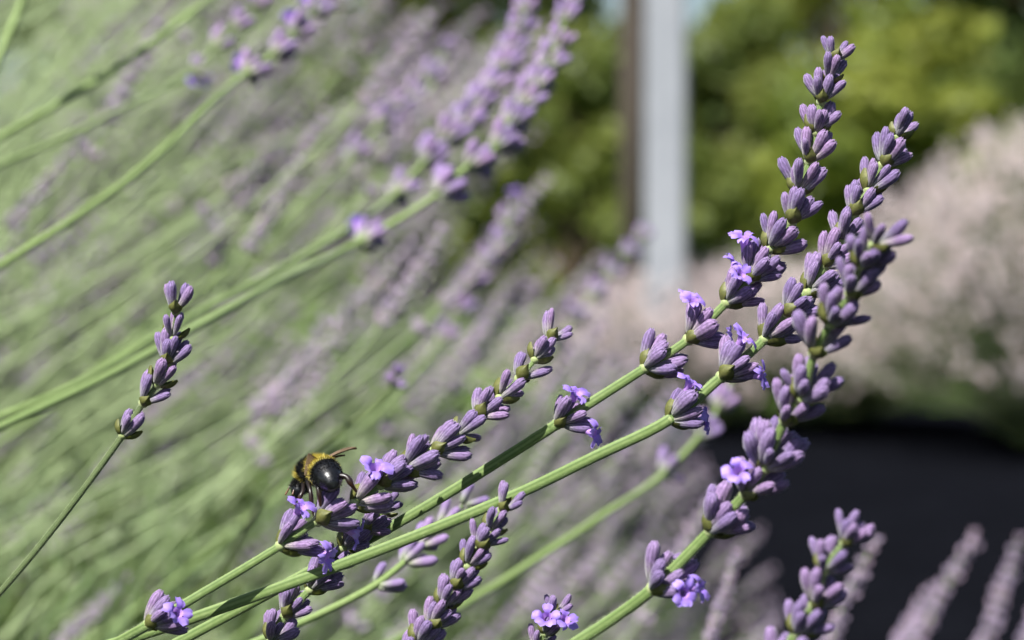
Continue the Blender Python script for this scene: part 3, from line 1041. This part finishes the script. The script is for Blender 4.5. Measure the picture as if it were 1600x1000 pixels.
# ------------------------------------------------------------------ the bumblebee
M_BEE, nt, b = new_mat('bee_body')
c = mixc(nt, attr(nt, 'yellow'), (0.006, 0.006, 0.007), (0.42, 0.36, 0.09))
nt.links.new(c, b.inputs['Base Color'])
b.inputs['Roughness'].default_value = 0.33
b.inputs['Specular IOR Level'].default_value = 0.6
bump(nt, b, noise_tex(nt, 3000, 2), 0.25, 0.0001)
M_FUR, nt, b = new_mat('bee_fur')
c = mixc(nt, attr(nt, 'yellow'), (0.008, 0.008, 0.009), (0.62, 0.52, 0.12))
nt.links.new(c, b.inputs['Base Color']); b.inputs['Roughness'].default_value = 0.6
M_LEG, nt, b = new_mat('bee_leg')
c = ramp(nt, attr(nt, 'along'), [(0.0, (0.008, 0.007, 0.007)), (0.55, (0.02, 0.011, 0.008)), (0.85, (0.12, 0.045, 0.018)), (1.0, (0.16, 0.07, 0.03))])
nt.links.new(c, b.inputs['Base Color']); b.inputs['Roughness'].default_value = 0.35
M_WING, nt, b = new_mat('bee_wing')
b.inputs['Base Color'].default_value = (0.15, 0.105, 0.065, 1)
b.inputs['Roughness'].default_value = 0.25
trn = nt.nodes.new('ShaderNodeBsdfTransparent'); trn.inputs[0].default_value = (0.62, 0.5, 0.36, 1)
mx = nt.nodes.new('ShaderNodeMixShader')
nt.links.new(ramp(nt, attr(nt, 'vein'), [(0.0, (0.35, 0.35, 0.35)), (1.0, (0.0, 0.0, 0.0))]), mx.inputs[0])
nt.links.new(b.outputs[0], mx.inputs[1]); nt.links.new(trn.outputs[0], mx.inputs[2])
nt.links.new(mx.outputs[0], nt.nodes['Material Output'].inputs[0])

SPINE = [(522, 762.5, .5562, 0.1, 0), (521, 760.5, .5567, 1.2, 0), (518, 754, .5580, 2.4, 0), (513, 745, .5600, 3.15, 0), (508, 738, .5618, 3.2, .35),
         (502, 732, .5638, 2.95, 1), (495, 730, .5657, 2.4, 1), (488, 733, .5674, 2.55, 0), (481, 739, .5686, 2.7, 0), (475, 747, .5692, 2.3, 1),
         (471, 755, .5692, 1.4, .4), (468, 762, .5689, 1.75, 0), (466, 769, .5685, 1.6, 0), (465, 775, .5682, .8, 0), (465, 777, .5681, .1, 0)]
bee_o = P(498, 735, .5640)
bee = empty('bumblebee', bee_o)
tag(bee, 'black bumblebee with yellow bands feeding on a lavender spike', 'bumblebee')
sp_pts = catmull([P(*q[:3]) for q in SPINE], 3)
ks = np.linspace(0, len(SPINE) - 1, len(sp_pts))
sp_r = np.interp(ks, range(len(SPINE)), [q[3] for q in SPINE]) * 0.001
sp_y = np.interp(ks, range(len(SPINE)), [q[4] for q in SPINE])
sp_t = [(sp_pts[min(i + 1, len(sp_pts) - 1)] - sp_pts[max(i - 1, 0)]).normalized() for i in range(len(sp_pts))]
back = (U_W * 0.8 - R_W * 0.25 - F_W * 0.55).normalized()          # the bee's dorsal side at the band
S = 28
V, Fc, ye, frames = [], [], [], []
N = (back - sp_t[0] * back.dot(sp_t[0])).normalized()
for i in range(len(sp_pts)):
    if i:
        N = sp_t[i - 1].rotation_difference(sp_t[i]) @ N
        N = (N - sp_t[i] * N.dot(sp_t[i])).normalized()
    B = sp_t[i].cross(N)
    frames.append((N.copy(), B.copy()))
    for k in range(S):
        a = 2 * math.pi * k / S
        rr = sp_r[i] * (1 + (0.03 * math.sin(ks[i] * 6.3) if ks[i] < 6 else 0))
        V.append(sp_pts[i] + (N * math.cos(a) + B * math.sin(a)) * rr - bee_o)
        ye.append(1.0 if sp_y[i] > 0.5 else 0.0)
for i in range(len(sp_pts) - 1):
    for k in range(S):
        Fc.append((i * S + k, i * S + (k + 1) % S, (i + 1) * S + (k + 1) % S, (i + 1) * S + k))
Fc.append(tuple(range(S))[::-1]); Fc.append(tuple((len(sp_pts) - 1) * S + k for k in range(S)))
obj('body', mesh('body', V, Fc, M_BEE, True, {'yellow': ye}), bee)

rng = random.Random(77)
fv, ff, fy = [], [], []
nsp = len(sp_pts)
for _ in range(16000):
    q = rng.uniform(2, nsp - 8.0); i = int(q)
    if rng.random() > sp_r[i] / 0.0038: continue
    u = ks[i]
    if u < 2.6 and rng.random() < 0.8: continue                # the tail tip is nearly bare and shiny
    a = rng.uniform(0, 2 * math.pi)
    N, B = frames[i]
    out = N * math.cos(a) + B * math.sin(a)
    base = sp_pts[i].lerp(sp_pts[i + 1], q - i) + out * (sp_r[i] + (sp_r[i + 1] - sp_r[i]) * (q - i)) - bee_o
    d = (out - sp_t[i] * rng.uniform(0.0, 0.9) + Vector((rng.uniform(-.3, .3), rng.uniform(-.3, .3), rng.uniform(-.3, .3)))).normalized()
    yq = float(np.interp(q + rng.uniform(-.8, .8), range(nsp), sp_y))
    ln = (rng.uniform(0.45, 1.0) if u < 6 else rng.uniform(0.7, 1.4)) * 0.001 * (0.55 if u < 3.4 else 1)
    side = d.cross(out + Vector((0.01, 0, 0))).normalized() * 0.00006
    n = len(fv)
    fv += [base - out * 0.0001 - side, base - out * 0.0001 + side, base + d * ln]
    ff.append((n, n + 1, n + 2)); fy += [(1.0 if yq > 0.5 else 0.0) * rng.uniform(0.7, 1)] * 3
o = obj('fur', mesh('fur', fv, ff, M_FUR, False, {'yellow': fy}), bee)
o['kind'] = 'stuff'


def leg(pts, r0, r1, name='leg', fat=None):
    sm = catmull(pts, 5)
    def rf(t):
        q = 1.45 * (r0 + (r1 - r0) * t)
        if fat: q *= 1 + fat * math.exp(-((t - 0.55) / 0.13) ** 2)
        return q
    v, f, _ = tube([q - bee_o for q in sm], rf, 8)
    al = np.repeat(np.linspace(0, 1, len(sm)), 8)
    return obj(name, mesh(name, v, f, M_LEG, True, {'along': al}), bee)


leg([P(522, 744, .5590), P(541, 745, .5580), P(549, 757, .5578), P(557, 768, .5590)], .00050, .00022, fat=0.5)
leg([P(488, 748, .5640), P(497, 762, .5605), P(500, 782, .5605), P(503, 808, .5635)], .00044, .00018, fat=0.5)
leg([P(480, 750, .5660), P(485, 768, .5630), P(487, 788, .5630), P(491, 808, .5650)], .00038, .00018, fat=0.4)
leg([P(474, 752, .5675), P(473, 768, .5645), P(468, 779, .5640), P(471, 790, .5650)], .00038, .00016, fat=0.4)
leg([P(470, 750, .5710), P(461, 766, .5720), P(458, 781, .5710), P(462, 791, .5690)], .00036, .00016, fat=0.4)
leg([P(490, 745, .5680), P(505, 765, .5685), P(516, 774, .5690), P(526, 778, .5690)], .00040, .00018, fat=0.5)
leg([P(466, 760, .5695), P(458, 752, .5705), P(452, 762, .5700), P(446, 773, .5690)], .00015, .00012, 'antenna')
leg([P(466, 762, .5680), P(461, 759, .5680), P(459, 766, .5675), P(457, 773, .5670)], .00015, .00012, 'antenna')
leg([P(464, 774, .5683), P(463, 780, .5683), P(461, 790, .5680)], .00026, .00014, 'proboscis')
for s in (-1, 1):
    e_ = P(465.5, 765, .5688) + (R_W * 0.75 - F_W * 0.6) * (0.0014 * s) - bee_o
    V, Fc = [], []
    for i in range(7):
        th = math.pi * i / 6
        for k in range(10):
            a = 2 * math.pi * k / 10
            q = Vector((math.sin(th) * math.cos(a) * 0.65, math.sin(th) * math.sin(a) * 0.45, math.cos(th) * 1.15))
            V.append(e_ + (R_W * q.x + F_W * q.y + U_W * q.z) * 0.001)
    for i in range(6):
        for k in range(10):
            Fc.append((i * 10 + k, i * 10 + (k + 1) % 10, (i + 1) * 10 + (k + 1) % 10, (i + 1) * 10 + k))
    obj('eye', mesh('eye', V, Fc, M_BEE, True, {'yellow': [0] * len(V)}), bee)


def wing(name, root, along, wide, L, W, seed):
    """a curved membrane with a thick leading edge and a few raised veins"""
    along = along.normalized(); wide = (wide - along * wide.dot(along)).normalized(); nrm = along.cross(wide)
    V, Fc, ve = [], [], []
    rows, cols = 12, 8
    for i in range(rows + 1):
        t = i / rows
        w = W * (0.22 + 1.1 * math.sin(math.pi * min(1, t * 0.62 + 0.08)) ** 1.3) * (1 - max(0, (t - 0.82) / 0.18) ** 2 * 0.9)
        for k in range(cols + 1):
            u = k / cols
            q = root - bee_o + along * (L * t) + wide * (w * u - 0.1 * W * math.sin(t * 3)) + nrm * (0.06 * L * math.sin(t * 2.6) + 0.03 * L * math.cos(u * 9))
            V.append(q)
            ve.append(1.0 if k == 0 or (k == 3 and t < 0.8) or (k == 5 and t < 0.6) or (i == 5 and k < 6) else 0.0)
    for i in range(rows):
        for k in range(cols):
            a = i * (cols + 1) + k
            Fc.append((a, a + 1, a + cols + 2, a + cols + 1))
    n = len(V)
    V += [q - nrm * 0.00003 for q in V]; ve += ve[:]
    Fc += [tuple(n + i for i in q[::-1]) for q in Fc]
    obj(name, mesh(name, V, Fc, M_WING, True, {'vein': ve}), bee)


wing('fore_wing', P(475, 742, .5630), P(482, 705, .5614) - P(475, 742, .5630), R_W * 1 - F_W * 0.15 - U_W * 0.25, .0051, .0023, 1)
wing('hind_wing', P(478, 741, .5632), P(489, 711, .5618) - P(478, 741, .5632), R_W * 1 - F_W * 0.1, .0042, .0012, 2)
wing('fore_wing', P(500, 724, .5668), P(558, 702, .5690) - P(500, 724, .5668), F_W * 1 + U_W * 0.24, .0089, .0024, 3)
wing('hind_wing', P(502, 727, .5660), P(541, 712, .5690) - P(502, 727, .5660), F_W * 1 + U_W * 0.18, .0062, .0018, 4)
